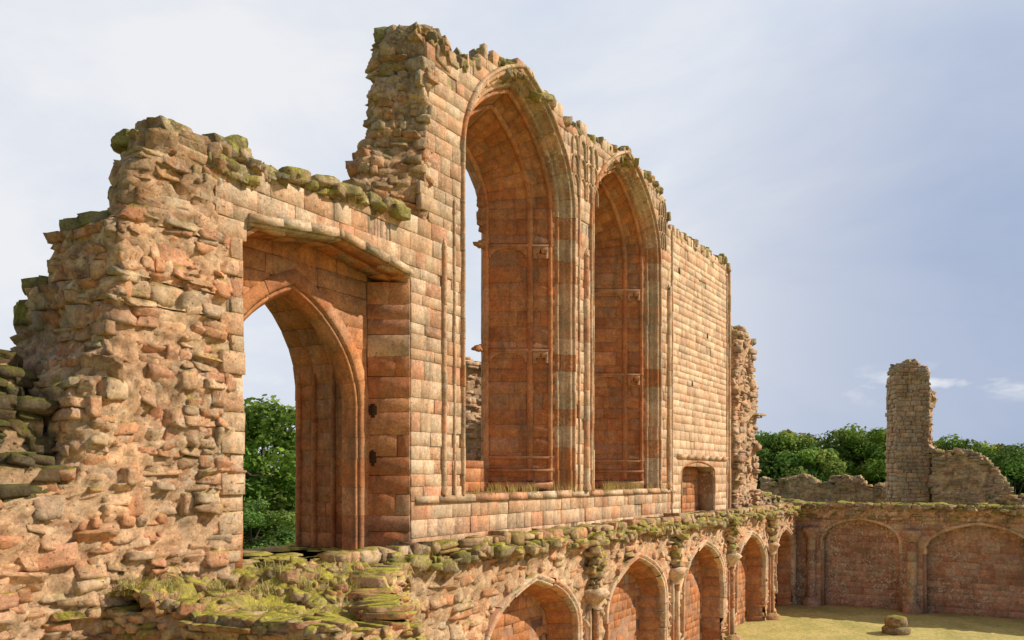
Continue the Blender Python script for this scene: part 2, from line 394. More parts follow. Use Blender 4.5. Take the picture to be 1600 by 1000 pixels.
M_EARTH=simple_mat('mossy_earth',(.56,.47,.07),(.26,.19,.085),3.2,bump=1.,scale2=22)
# ------------------------------------------------------------ HALL
def rag(s,k=1.): return .07*math.sin(s*5.3*k+1)+.06*math.sin(s*11.7*k+2.)+.04*math.sin(s*23.*k)
def rk(s): return .35 if s<10 else .9
TS=[6.2,7.5,8.6,9.9,10.05,10.5,10.7,11.3,11.8,13.1,14.3,15.2,16.7,17.8,19.7,20.08,20.16,21,23,25.7]
TZ=[9.2,9.38,9.5,9.6,12.35,12.4,12.3,12.5,12.8,13.12,12.95,12.85,12.95,13.08,12.95,12.8,12.15,12.1,12.15,12.25]
def top(s): return float(np.interp(s,TS,TZ))
def ctop(s): return top(s)-.12 if (s>10.42 or s<9.9) else 9.45
DOOR=Op(8.21,1.55,4.5,8.35,.4,xs=[-1.55,-1.36,.05,1.5,1.55],zv=[8.38,8.58,8.77,8.56,8.47])
RING=Op(8.0,1.17,4.5,6.6,1.47,.9); REAR=Op(8.0,1.44,4.5,6.95,1.75,.9)
W1=Op(13.1,1.68,5.3,10.95,1.86,1.); W2=Op(17.8,1.68,5.3,10.95,1.86,1.)
B1=Op(13.1,.93,5.3,10.95,1.15,1.); B2=Op(17.8,.93,5.3,10.95,1.15,1.)
O1=Op(13.1,1.65,5.3,10.95,1.6,1.); O2=Op(17.8,1.65,5.3,10.95,1.6,1.)
FIRE=Op(22.7,1.35,4.6,5.72,.26,.7)
hall=empty('castle_hall_ruin',(15,0,.8),'tall ruined red sandstone hall front with two high window bays and a lower doorway','castle ruin')
a=Acc()
slab(a,F0,6.45,25.6,.018,.55,.8,ctop,[DOOR,W1.grow(.2),W2.grow(.2),FIRE],MORT)
slab(a,F0,6.5,25.6,.59,1.5,.8,lambda s:top(s)-.12 if (s>11.25 or s<9.6) else 9.3,[REAR.grow(.04),W1.grow(.1),W2.grow(.1)],MORT)
slab(a,F0,6.5,25.6,1.5,2.05,.8,lambda s:top(s)-.2 if (s>11.3 or s<9.6) else 9.2,[REAR.grow(.04),O1.grow(.02),O2.grow(.02)],MORT)
a.build('wall_core',M_RUB,hall)
def keep_front(s,zm,z0,z1):
    m=np.array([top(x)+rag(x)*rk(x)+.02>z1-.06 for x in s])
    m&=~DOOR.inside(s,zm,.03)&~W1.inside(s,zm,.24)&~W2.inside(s,zm,.24)&~FIRE.inside(s,zm,.0)
    for W in (W1,W2): m&=~((np.abs(s-W.cx)<W.hw+.24)&(z1>5.34)&(zm<W.zs))
    m&=s>(6.2+.25*math.sin(zm*17) if zm>8.35 else 7.)
    m&=~((s<10.12+.12*math.sin(zm*23))&(zm>9.55))
    return m
a=Acc(); blocks(a,lambda x,z:F0(x,0,z),[c for c in courses(6.2,20.5,4.5,13.4,(.15,.30),(.2,.62),keep_front)],P_ASH,jit=.005)
a.build('ashlar_facing',M_ASH,hall)
a=Acc(); blocks(a,lambda x,z:F0(x,0,z),[c for c in courses(20.5,25.62,4.5,12.6,(.14,.27),(.22,.8),keep_front)],P_PALE,jit=.003,cham=.0015,gap=.0005,worn=.02,var=.12)
for x,z in ((21.1,11.0),(23.4,9.6),(22.1,8.1)): a.box(F0,x,x+.12,-.008,.02,z,z+.15,(.08,.05,.035))
a.build('smooth_wall_panel',M_PAN,hall)
# doorway
d=Acc()
seg=lambda x0,y0,x1,y1:(lambda p,z:F0(x0+(x1-x0)*np.asarray(p)/math.hypot(x1-x0,y1-y0),y0+(y1-y0)*np.asarray(p)/math.hypot(x1-x0,y1-y0),z))
RJ=seg(9.44,.55,9.76,0)
blocks(d,RJ,courses(0,.636,4.5,8.5,(.2,.34),(.3,.7)),[tuple(np.array(c)*1.15) for c in P_RED_SHADE]+P_ASH[:2],jit=.005)
for hx in ((.02,.15,6.52,6.66),(.03,.14,5.80,5.98)):
    blocks(d,RJ,[(hx[0],hx[1],hx[2],hx[3]),(hx[0]+.03,hx[1]-.03,hx[2]-.04,hx[3]+.03)],[(.07,.04,.025)],lift=.008,jit=.001)
blocks(d,seg(6.66,0,6.7,.55),courses(0,.55,4.5,8.4,(.24,.36),(.3,.7)),P_RED_SHADE,jit=.01)
xs=np.linspace(6.68,9.74,12)
for x0,x1 in zip(xs[:-1],xs[1:]):
    def S(p,q,x0=x0,x1=x1):
        x=x0+(x1-x0)*np.asarray(p); return np.stack([x,.56-np.asarray(q),DOOR.top(x)+0*x],-1)
    blocks(d,S,[(0.,1.,0.,.28),(0.,1.,.28,.56)],P_RED_SHADE,gap=.004,back=.05)
od=d.build('doorway',M_RED,hall)
dia=Acc(); slab(dia,F0,6.5,9.46,.575,.8,4.3,lambda s:8.95,[RING.grow(.1)],(.34,.17,.09))
def kd(s,zm,z0,z1): return (~RING.inside(s,zm,.25))&(s<9.45)
blocks(dia,lambda x,z:F0(x,.55,z),courses(6.6,9.44,4.5,8.8,(.2,.3),(.3,.6),kd),P_RED_SHADE,jit=.004)
moulding(dia,RING.path(.10),[(0,.8),(0,.68),(.035,.63)]+roll(.075,.605,.03,160,300,5)+[(.11,.60),(.115,.55),(.15,.535),(.29,.53),(.31,.57)],F0,[tuple(np.array(c)*1.12) for c in P_RED_SHADE],3,.004,gap=.002,var=.10)
dia.build('pointed_inner_arch',M_RED,od)
rj=Acc(); 
splay(rj,REAR,REAR,.8,2.05,P_RED_SHADE)
for tt,rr_ in ((1.22,.04),(1.62,.045),(1.96,.045)): shaft(rj,F0,9.43,tt,4.5,7.2,rr_,P_RED_SHADE)
rj.build('rear_jamb',M_RED,od)
# hood: flat angular slabs with a deep soffit, built into the wall
h=Acc(); kx=np.array([-1.47,.05,1.52]); kz=np.array([8.60,8.785,8.58]); x=kx[0]
while x<kx[-1]-.05:
    w=R.uniform(.28,.55); x2=min(x+w,kx[-1]); 
    if x<.05<x2: x2=.05
    za,zb_=np.interp([x,x2],kx,kz); th=R.uniform(.085,.12); pr=R.uniform(.085,.12); A0,A1=8.21+x+.003,8.21+x2-.003
    h.hexa([F0(A0,-.03,za-.035),F0(A1,-.03,zb_-.035),F0(A1,.2,zb_-.04),F0(A0,.2,za-.04),F0(A0,-pr*.5,za+.0),F0(A1,-pr*.5,zb_+.0),F0(A1,.2,zb_+.01),F0(A0,.2,za+.01)],pick(P_WEATH+P_RED_SHADE,1,.1)[0])
    h.hexa([F0(A0,-pr,za+.003),F0(A1,-pr,zb_+.003),F0(A1,.2,zb_+.012),F0(A0,.2,za+.012),F0(A0,-pr*.85,za+th),F0(A1,-pr*.85,zb_+th),F0(A1,.02,zb_+th+.03),F0(A0,.02,za+th+.03)],pick(P_ASH+P_WEATH,1,.12)[0])
    x=x2
h.build('hood_mould',M_ASH,od)
fl=Acc(); fl.box(F0,6.5,9.8,-.02,2.3,4.3,4.5,(.3,.25,.15)); 
cap(fl,F0,80,(6.6,9.7),(-.1,2.2),lambda s,t:4.5,P_WEATH,(.1,.26),(.02,.05),tilt=.05,dz=(-.035,-.01))
fl.build('threshold',M_MND,od)
# windows
SEC=[(0,.5),(0,.3)]+roll(.045,.25,.045,170,290,5)+[(.085,.21),(.085,.15),(.13,.12),(.17,.11),(.17,.03),(.21,.0),(.25,.0)]+roll(.285,-.02,.035,180,350,6)+[(.325,.0),(.325,.1)]
for W,B,O in ((W1,B1,O1),(W2,B2,O2)):
    o=Acc(); moulding(o,W.path(.11),SEC,F0,P_ASH[:4]+P_WEATH[:2]+P_RED_SHADE[:1],3,.003,gap=.003,var=.1); wo=o.build('window_arch',M_ASH,hall)
    e=Acc(); splay(e,W,B,.28,1.48,P_RED_SHADE)
    e.box(F0,W.cx-1.7,W.cx+1.7,.1,1.5,5.0,5.29,(.45,.3,.2))
    e.box(F0,W.cx-1.2,W.cx+1.2,1.42,1.6,5.2,5.9,(.42,.24,.15))
    blocks(e,lambda x,z:F0(x,1.40,z),courses(W.cx-1.1,W.cx+1.1,5.3,5.92,(.2,.3),(.3,.6)),P_RED_SHADE)
    splay(e,B,O,1.5,2.05,P_RED_SHADE)
    eo=e.build('window_embrasure',M_RED,wo)
    t=Acc(); Wd=math.hypot(W.hw-B.hw,1.2)
    for side in (-1,1):
        nrm=np.array([-side*1.2,-(W.hw-B.hw)*1.0,0])/Wd
        al=np.array([-side*(W.hw-B.hw),1.2,0])/Wd
        def J(p,z): return np.array([W.cx+side*W.hw,.28,z])+al*p
        for p in (.09,.50,Wd-.03):
            u=np.linspace(.04,2,60); x0,z0=W.half(side,0,u); x1,z1=B.half(side,0,u); v=p/Wd
            C=np.stack([x0+(x1-x0)*v,np.full(60,.28+1.2*v),z0+(z1-z0)*v],-1)
            tg=np.gradient(C,axis=0); tg/=np.linalg.norm(tg,axis=1)[:,None]
            nn=np.cross(tg,al)*(1 if side<0 else -1); nn/=np.linalg.norm(nn,axis=1)[:,None]
            nn=np.where((nn@np.array([-side,0,0]))[:,None]<-.01,-nn,nn)
            w=.05 if p!=.50 else .06; hgt=.055
            V=np.stack([C-al*w,C-al*w+nn*hgt*.4,C-al*w*.4+nn*hgt,C+al*w*.4+nn*hgt,C+al*w+nn*hgt*.4,C+al*w],1)
            i0=0
            while i0<59:
                i1=min(i0+R.integers(3,6),59); cc=pick(P_RED_SHADE,1)[0]*1.15
                t.add(V[i0:i1+1].reshape(-1,3),[[i*6+j,i*6+j+1,(i+1)*6+j+1,(i+1)*6+j] for i in range(i1-i0) for j in range(5)],cc); i0=i1
        for z,hh,pr in ((10.27,.05,.05),(8.16,.05,.05),(6.0,.045,.06),(5.74,.04,.09),(5.42,.10,.13)):
            lo,hi=(J(.04,z-hh),J(Wd-.02,z-hh)); 
            P8=[lo,lo+nrm*pr*.3,hi+nrm*pr*.3,hi,lo+[0,0,2*hh],lo+nrm*pr+[0,0,1.2*hh],hi+nrm*pr+[0,0,1.2*hh],hi+[0,0,2*hh]]
            t.hexa(P8,np.array(P_RED_SHADE[2])*1.15)
        for zt in (10.24,8.13):
            for (c0,c1,hk,am) in ((.13,.45,1.5,.30),(.56,Wd-.08,.55,.0)):
                mid=(c0+c1)/2; r=(c1-c0)/2
                th=np.linspace(0,math.pi,25); rr=r*(.70-am*np.abs(np.sin(th*3-math.pi/2))) if am else r*np.full(25,.90)
                for i in range(24):
                    A_=[J(mid+rr[i+k]*math.cos(th[i+k]),zt-r*hk+rr[i+k]*hk*(1.27 if am else .95)*math.sin(th[i+k])) for k in (0,1)]
                    sq=[(np.clip(1.5*math.cos(th[i+k]),-1,1)*r,np.clip(1.5*math.sin(th[i+k]),0,1)*r*hk) for k in (0,1)]
                    O_=[J(mid+q_[0],zt-r*hk+q_[1]) for q_ in sq]
                    t.hexa([A_[0],A_[1],O_[1],O_[0]]+[q+nrm*(.055 if am else .03) for q in (A_[0],A_[1],O_[1],O_[0])],np.array(P_RED_SHADE[2])*1.2)
    t.build('blind_tracery',M_RED,eo)
    for z,l in ((10.3,.28),(8.2,.36)):
        s_=Acc(); x1=B.cx+B.hw; n=4
        xx=x1-l*(np.arange(n)+.3)/n
        add_stones(s_,F0(xx,np.full(n,1.50),z-.015*np.arange(n)),np.stack([np.full(n,l/n*.8),np.full(n,.07),.075-.012*np.arange(n)],-1),np.zeros(n),.06,pick(P_RED_SHADE,n))
        s_.build('broken_transom',M_RED,wo)
    s_=Acc(); n=8
    add_stones(s_,F0(B.cx+B.hw-.05-.06*np.abs(np.sin(np.arange(n)*.9)),np.full(n,1.50),10.6+.12*np.arange(n)),np.stack([.06+.05*np.abs(np.sin(np.arange(n)*2.)),np.full(n,.06),np.full(n,.08)],-1),np.zeros(n),.15,pick(P_RED_SHADE,n))
    s_.build('tracery_stub',M_RED,wo)
o=Acc(); x=9.9
while x<20.85:
    w=R.uniform(.5,1.1); x2=min(x+w,20.85)
    o.hexa([F0(x+.003,-.04,5.20),F0(x2-.003,-.04,5.20),F0(x2,.1,5.20),F0(x,.1,5.20),F0(x+.003,-.02,5.31+R.normal(0,.008)),F0(x2-.003,-.02,5.31+R.normal(0,.008)),F0(x2,.28,5.32),F0(x,.28,5.32)],pick(P_ASH,1)[0]); x=x2
o.build('sill_course',M_ASH,hall)
for (sx,za,zb_,r) in ((10.62,5.32,9.2,.05),(10.9,5.32,9.9,.03),(15.62,5.32,10.2,.085),(15.3,5.32,12.6,.03),(15.95,5.32,12.6,.03),(20.35,5.32,10.4,.08),(20.6,4.55,12.0,.04),(25.52,4.5,12.0,.06),(25.3,4.5,11.8,.03)):
    o=Acc(); shaft(o,F0,sx,-.005,za,zb_,r,P_ASH,10,(.25,.6))
    if zb_<11: 
        lathe(o,F0,sx,-.005,[(r,zb_),(r*1.1,zb_+.03),(r*.8,zb_+.08),(.01,zb_+.14)],P_ASH[0],8,.08)
    lathe(o,F0,sx,-.005,[(r*1.3,za),(r*1.3,za+.08),(r*1.05,za+.14)],P_ASH[1])
    o.build('wall_shaft',M_ASH,hall)
for cx in (15.12,15.78,19.85,16.0,15.45,20.0):
    o=Acc()
    for zz in (11.55,11.95,12.35):
        th=np.linspace(0,math.pi,9); r=.11
        P=[(cx+r*math.cos(t_),zz+.2*math.sin(t_)) for t_ in th[::-1]]; P=[(P[0][0],zz-.18)]+P+[(P[-1][0],zz-.18)]
        moulding(o,P,[(0,.02),(0,-.03),(.02,-.045),(.04,-.03),(.04,.02)],F0,P_WEATH,12)
    o.build('spandrel_panel',M_ASH,hall)
# fireplace
fo=Acc(); fo.box(F0,21.2,24.3,.485,.6,4.5,6.3,(.26,.13,.07)); blocks(fo,lambda x,z:F0(x,.47,z),courses(21.3,24.1,4.5,6.1,(.16,.22),(.25,.5)),P_RED_SHADE)
fp=fo.build('fireplace',M_RED,hall)
fo=Acc(); 
for x in np.arange(21.0,24.6,.6): fo.hexa([F0(x,-.03,6.08),F0(x+.597,-.03,6.08),F0(x+.597,.1,6.08),F0(x,.1,6.08),F0(x,-.10,6.20),F0(x+.597,-.10,6.20),F0(x+.597,.1,6.22),F0(x,.1,6.22)],pick(P_ASH,1)[0])
fo.build('lintel',M_ASH,fp)
fo=Acc(); moulding(fo,FIRE.path(.12),[(0,.46),(0,.05),(.03,-.02),(.06,-.03),(.08,-.01),(.085,.04)],F0,P_RED_SHADE+P_ASH[:2],3); fo.build('fire_surround',M_ASH,fp)
# broken west end
def sL(z): return float(np.interp(z,[3.2,5.3,5.5,6.6,6.9,7.6,7.7,8.22,8.3,8.9,9.0,9.5],[3.2,3.5,4.55,4.7,4.95,4.98,5.02,5.05,5.2,5.28,5.42,5.55]))
def Tz(z): return 1.62 if z<7.4 else (1.45 if z<7.66 else (1.02 if z<8.26 else .34))
be=Acc()
for z in np.arange(3.0,9.25,.15): be.box(F0,sL(z)+.2,6.6,.15,max(Tz(z+.16)-.15,.3),z,z+.152,MORT)
for z0_,z1_ in ((3.2,7.38),(7.4,7.64),(7.66,8.24),(8.26,9.4)):
    rubble(be,F0,lambda z:[(sL(z),Tz(z)),(sL(z)-.02,.12),(sL(z)+.12,0),(6.45+.05*math.sin(z*9)+(0 if z<8.3 else -.2),0)],z0_,z1_,P_RUB,(.08,.23),(.11,.40),.2,.05,res=.045,inn=.88,crust=(8.2,9.6))
rubble(be,F0,lambda z:[(6.45+.3*max(z-8.5,0),2.05),(6.4+.3*max(z-8.5,0),.5),(6.1,.3)],7.8,9.2,P_RUB+P_WEATH,(.08,.2),(.13,.36),.2,.05,crust=(8.,9.3))
def kq(s,zm,z0,z1): return s>6.66-.2-.16*(math.sin(z0*40)>0)
blocks(be,lambda x,z:F0(x,-.015,z),courses(6.26,6.66,4.6,8.4,(.15,.30),(.4,.5),kq),P_ASH,jit=.015,worn=.2,back=.2,cham=.01)
be.build('broken_end',M_RUB,hall)
bt=Acc()
for z,ta,tb in ((7.38,1.45,1.6),(7.64,1.05,1.42),(8.24,.4,1.0)):
    cap(bt,F0,90,(sL(z)+.05,6.3),(ta,tb),lambda s,t:z,P_CRUST,(.10,.20),(.06,.12),tilt=.06,dz=(-.04,.06))
cap(bt,F0,50,(sL(6.7)+.1,5.2),(.1,1.5),lambda s,t:6.72,P_CRUST,(.06,.12),(.03,.06))
cap(bt,F0,340,(5.68,6.9),(0.05,.9),lambda s,t:9.30+.12*math.sin(s*6),P_CRUST+P_WEATH,(.05,.17),(.05,.12))
cap(bt,F0,1100,(6.3,9.75),(0.03,1.9),lambda s,t:top(s)-.06+rag(s)*.4,P_CRUST+P_WEATH[:2],(.06,.2),(.04,.09),dz=(-.07,.04))
cap(bt,F0,1500,(11.2,20.1),(.05,1.5),lambda s,t:top(s)-.10+rag(s)*.8,P_CRUST+P_WEATH,(.05,.17),(.05,.11))
cap(bt,F0,900,(20.2,25.6),(0.04,1.9),lambda s,t:top(s)-.08+rag(s)*1.6,P_CRUST+P_WEATH,(.05,.16),(.05,.12))
bt.build('ragged_wall_top',M_MOSSY,hall)
# rubble pier left of the first window
def lc(z): return float(np.interp(z,[9.3,10.35,10.6,11.0,11.6,11.75,12.3,12.5,12.8],[9.36,9.38,9.66,9.80,9.82,9.92,9.92,10.02,10.3]))
rp=Acc()
for z in np.arange(9.3,12.3,.15):
    o_=lc(z)+.25; rp.hexa([F0(x,y,zz) for zz in (z,z+.152) for x,y in ((10.6,.14),(11.3,.14),(11.3,.80),(o_+.05,.80))],MORT)
rubble(rp,F0,lambda z:[(lc(z)+1.1,.98),(lc(z)+.08,.9),(lc(z),.6),(10.18,.02),(10.22 if z<12. else 10.75,.02)],9.4,12.5,P_RUB+P_WEATH[:2],(.08,.21),(.11,.34),.2,.07,res=.045,inn=.83,crust=(10.4,13.))
cap(rp,F0,300,(10.12,11.4),(.08,.85),lambda s,t:float(np.interp(s,[10.0,10.2,10.5,10.75,11.4],[12.45,12.58,12.5,12.3,12.5]))-.05+.05*math.sin(s*20),P_CRUST+P_WEATH,(.07,.18),(.05,.12),keep=lambda s,t:s>10.5-.6*t)
rp.build('rubble_pier',M_RUB,hall)
# undercroft
UA=[Op(12.6+4.5*i,1.55,.8,2.75,1.02,1.) for i in range(4)]+[Op(30.4,1.2,.8,2.9,.8,1.)]
uc=Acc(); slab(uc,F0,7.8,32.3,-.42,.0,.5,lambda s:4.34,UA,MORT)
def ku(s,z,w,h): return not any(bool(o.inside(s,z,.08+w*.3)) for o in UA) and all(abs(s-p)>.12 or z>3.6 for p in (14.85,19.35,23.85,28.35))
rubble(uc,F0,lambda z:[(7.7,-.5),(32.2,-.5)],.8,4.42,P_RUB,(.08,.24),(.12,.44),.2,.03,keep=ku,T=T3,res=.08,inn=.89,crust=(3.9,4.7))
uc.build('undercroft_facing',M_RUB,hall)
lg=Acc(); cap(lg,F0,2600,(8.6,32.2),(-.62,-.02),lambda s,t:4.37+.05*math.sin(s*3)+.03*math.sin(s*13),P_WEATH+P_RUB[:2]+P_CRUST,(.04,.19),(.03,.09),T=T3,tilt=.14); lg.box(F0,8.6,32.2,-.45,0,4.2,4.40,(.3,.25,.1)); lg.build('mossy_ledge',M_MOSSY,hall)
for o_ in UA:
    u=Acc(); moulding(u,o_.path(.14,1.6),[(0,-.2),(0,-.50),(.03,-.56),(.06,-.58),(.08,-.55),(.10,-.59),(.15,-.60),(.165,-.57),(.17,-.42)],F0,P_PALE+P_ASH,3,.010,gap=.004,var=.12); ua=u.build('blind_arch',M_ASH,hall)
    u=Acc(); splay(u,o_,Op(o_.cx,o_.hw-.2,.8,o_.zs,o_.rise-.15,o_.k),-.46,-.0,P_RED_SHADE)
    blocks(u,lambda x,z:F0(x,-.005,z),courses(o_.cx-1.5,o_.cx+1.5,.8,3.9,(.14,.24),(.22,.5),lambda s,zm,z0,z1:o_.inside(s,zm,.05)),P_RED_SHADE,worn=.12)
    u.box(F0,o_.cx-1.5,o_.cx+1.5,-.0,.02,.8,2.9,(.36,.2,.12))
    u.build('recess_lining',M_RED,ua)
for p in (14.85,19.35,23.85,28.35):
    u=Acc(); 
    for dx,dd,r in ((0,-.60,.075),(-.15,-.54,.055),(.15,-.54,.055)): shaft(u,F0,p+dx,dd,1.0,3.05,r,P_RED_SHADE+P_ASH)
    u.box(F0,p-.22,p+.22,-.55,-.3,.8,3.1,P_ASH[5]); po=u.build('vault_pier',M_ASH,hall)
    u=Acc(); lathe(u,F0,p,-.54,[(.18,3.02),(.17,3.07),(.21,3.13),(.29,3.24),(.32,3.3),(.31,3.37),(.2,3.4)],P_ASH[0],9,.06); u.build('capital',M_ASH,po)
    u=Acc(); lathe(u,F0,p,-.5,[(.36,.8),(.36,.95),(.28,1.0),(.24,1.06)],P_ASH[5],10,.03); u.build('pier_base',M_RUB,po)
    u=Acc(); n=34; zz=np.linspace(3.4,4.3,n); add_stones(u,F0(p+R.normal(0,.10,n)*(.6+.6*(zz-3.3)),-.48-R.uniform(0,.2,n)*(zz-3.0),zz),np.stack([R.uniform(.08,.17,n),R.uniform(.1,.18,n),R.uniform(.04,.09,n)],-1),R.uniform(0,3,n),.2,pick(P_WEATH+P_RUB[:3],n)); u.build('broken_springer',M_MOSSY,po)
# lower stepped masonry at the far left
st=empty('stepped_masonry',(4.2,1,3.4),'dark mossy stepped stump of shade-tinted masonry, at the lower left beside the broken end','masonry')
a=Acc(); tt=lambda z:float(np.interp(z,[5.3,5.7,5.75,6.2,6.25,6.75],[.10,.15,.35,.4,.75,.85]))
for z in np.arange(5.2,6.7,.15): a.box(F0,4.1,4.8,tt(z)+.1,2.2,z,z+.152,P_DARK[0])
rubble(a,F0,lambda z:[(3.75,2.4),(3.8,tt(z)+.1),(3.95,tt(z)-.02),(4.5,tt(z)-.05)],5.25,6.8,[tuple(np.array(c)*.5) for c in P_DARK],(.1,.17),(.2,.5),.2,.05,tilt=.03,inn=.7)  # halved palette paints shade onto the steps
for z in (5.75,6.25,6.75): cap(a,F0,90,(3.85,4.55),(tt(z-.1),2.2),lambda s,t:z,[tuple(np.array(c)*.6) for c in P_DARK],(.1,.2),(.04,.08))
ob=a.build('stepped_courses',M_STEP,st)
# ------------------------------------------------------------ foreground mound
mo=empty('rubble_mound',(6.8,-1,3),'mossy heap of broken slabs and turf in front of the doorway threshold','rubble')
poly=np.array([(4.9,.05),(5.15,-.65),(5.5,-2.5),(6.7,-2.5),(7.5,-1.6),(8.35,-.85),(9.3,-.45),(9.75,.02)])
def inpoly(x,y):
    c=False;n=len(poly);j=n-1
    for i in range(n):
        if (poly[i,1]>y)!=(poly[j,1]>y) and x<(poly[j,0]-poly[i,0])*(y-poly[i,1])/(poly[j,1]-poly[i,1])+poly[i,0]: c=not c
        j=i
    return c
def mh(s,t):
    v=-t+.25*math.sin(s*2.3)+.12*math.sin(s*5.1+1)
    st_=float(np.interp(v,[-.5,.35,.45,.95,1.05,1.55,1.65,2.6],[0,-.02,-.15,-.20,-.33,-.38,-.50,-.60]))
    return 4.46+st_+.03*math.sin(s*7+t*5.1)
a=Acc(); G=np.arange(4.7,9.9,.045); H=np.arange(-2.6,.12,.045); V=[]
for i,x in enumerate(G):
    for j,y in enumerate(H): V.append((x,y,mh(x,y)+.02+.08*nz(x,y,0,4)+.06*nz(x,y,3,11)+R.normal(0,.007)))
Q=[[i*len(H)+j,(i+1)*len(H)+j,(i+1)*len(H)+j+1,i*len(H)+j+1] for i in range(len(G)-1) for j in range(len(H)-1) if inpoly(G[i]+.04,H[j]+.04)]
a.add(V,Q,(1,1,1)); a.build('turf',M_EARTH,mo)
a=Acc()
rubble(a,F0,lambda z:[(p[0]-.1*(z-4)+.08*math.sin(z*11+p[1]*4),p[1]+.07*math.sin(z*9+p[0]*5)) for p in poly],2.9,4.34,P_RUB,(.06,.16),(.10,.30),.24,.06,keep=lambda s,z,w,h:z<mh(s,-.9 if s<8 else -.5)+.02 if s<7.6 else True)
a.box(F0,5.3,7.0,-1.6,.0,2.9,3.85,MORT); a.box(F0,6.9,9.4,-.4,.1,2.9,4.15,MORT)
cap(a,F0,1000,(5,9.7),(-2.5,.05),lambda s,t:mh(s,t),P_WEATH+P_RUB[:5],(.03,.13),(.03,.08),keep=inpoly,tilt=.3,dz=(-.05,.02))
a.build('slabs',M_MND,mo)
def blades(acc,base,n,h,spread,cols,lean=.35):
    base=np.asarray(base); k=R.integers(0,len(base),n); b=base[k]+np.stack([R.normal(0,spread,n),R.normal(0,spread,n),np.zeros(n)],-1)
    hh=h*R.uniform(.4,1.2,n); th=R.uniform(0,6.28,n); w=.003+.002*R.random(n); le=np.stack([np.cos(th),np.sin(th),0*th],-1)*(hh*R.uniform(.1,lean*2,n))[:,None]
    sd=np.stack([-np.sin(th),np.cos(th),0*th],-1)*w[:,None]; up=np.stack([0*hh,0*hh,hh],-1)
    P=[b-sd,b+sd,b+le*.3+up*.55+sd*.8,b+le*.3+up*.55-sd*.8,b+le+up+sd*.2,b+le+up-sd*.2]
    V=np.stack(P,1); q=(np.array([[0,1,2,3],[3,2,4,5]])[None]+(np.arange(n)*6)[:,None,None]).reshape(-1,4)
    acc.add(V.reshape(-1,3),q,np.repeat(np.array(cols)[R.integers(0,len(cols),n)]*R.uniform(.7,1.2,(n,1)),6,axis=0))
bs=[]
while len(bs)<50:
    x,y=R.uniform(5,9.5),R.uniform(-2.4,.3)
    if inpoly(x,y) : bs.append((x,y,mh(x,y)-.02))
a=Acc(); blades(a,bs,3200,.17,.05,[(1,1,1),(.9,.98,.7),(1.2,1.1,.9)],.6)
tag(a.build('mound_grass',M_BLADE),'tufts of dry yellow green grass on the mossy heap before the doorway','grass',kind='stuff')
bs=[(R.uniform(11.2,20.6),R.uniform(-.02,.2),5.3) for _ in range(34)]+[(R.uniform(9,30),R.uniform(-.55,-.05),4.42) for _ in range(70)]
a=Acc(); blades(a,bs,3200,.2,.06,[(1,1,.9),(1.2,1,.7)])
tag(a.build('ledge_grass',M_BLADE),'dry weeds growing along the window sills and the mossy ledge below them','weeds',kind='stuff')
# ------------------------------------------------------------ END WALL
FE=wallmap(32.3,0,-90)
EO=[Op(2.75,1.28,.8,3.25,.8,.6),Op(6.5,1.6,.8,3.0,.95,.6),Op(10.9,1.9,.8,3.0,.95,.6)]
ew=empty('arcaded_end_ruin',(32.4,-5,.8),'low reddish brown end wall of the grass court with wide blind arches and mossy top','ruined wall')
a=Acc(); slab(a,FE,.2,18,0.008,.32,.5,lambda s:4.3,EO,(.40,.26,.19)); a.box(FE,.2,18,.306,1.3,.5,4.3,(.40,.26,.19))
def ke(s,zm,z0,z1):
    m=np.ones(len(s),bool)
    for o in EO: m&=~o.inside(s,zm,.1)
    return m
blocks(a,lambda x,z:FE(x,0,z),courses(.4,14.5,.8,4.3,(.16,.26),(.25,.6),ke),P_END+P_WEATH[:1],gap=.001,jit=.004)
blocks(a,lambda x,z:FE(x,.3,z),courses(1.3,13.2,.8,4.2,(.15,.26),(.25,.6),lambda s,zm,z0,z1:np.any([o.inside(s,zm,.05) for o in EO],axis=0)),P_END,gap=.0005,jit=.002,cham=.002,worn=.02)
a.build('coursed_facing',M_END,ew)
for o in EO:
    a=Acc(); moulding(a,o.path(.16,2.9),[(0,.3),(0,0),(.03,-.05),(.09,-.05),(.13,0),(.14,.05)],FE,P_WEATH+P_PALE,3,.01); a.build('blind_arch',M_END,ew)
for p in (1.05,4.45,8.6):
    a=Acc(); shaft(a,FE,p,-.06,1.0,3.3,.17,P_END+P_WEATH,8,(.3,.45)); pw=a.build('pilaster',M_END,ew)
    a=Acc(); lathe(a,FE,p,-.06,[(.18,3.3),(.26,3.45),(.34,3.6),(.34,3.7),(.2,3.72)],P_END[2],10,.05); a.build('capital',M_END,pw)
    a=Acc(); lathe(a,FE,p,-.06,[(.32,.8),(.32,1.0),(.25,1.05),(.2,1.15)],P_END[0],10,.03); a.build('pilaster_base',M_END,pw)
a=Acc(); rubble(a,FE,lambda z:[(.1,-.06),(15,-.06)],4.08,4.5,P_CRUST+P_WEATH,(.1,.16),(.16,.4),.2,.05,T=T3)
cap(a,FE,1500,(0,15),(-.1,1.3),lambda s,t:4.5+.06*math.sin(s*4),P_CRUST+P_WEATH,(.06,.24),(.04,.1),T=T3)
a.build('mossy_coping',M_DARK,ew)
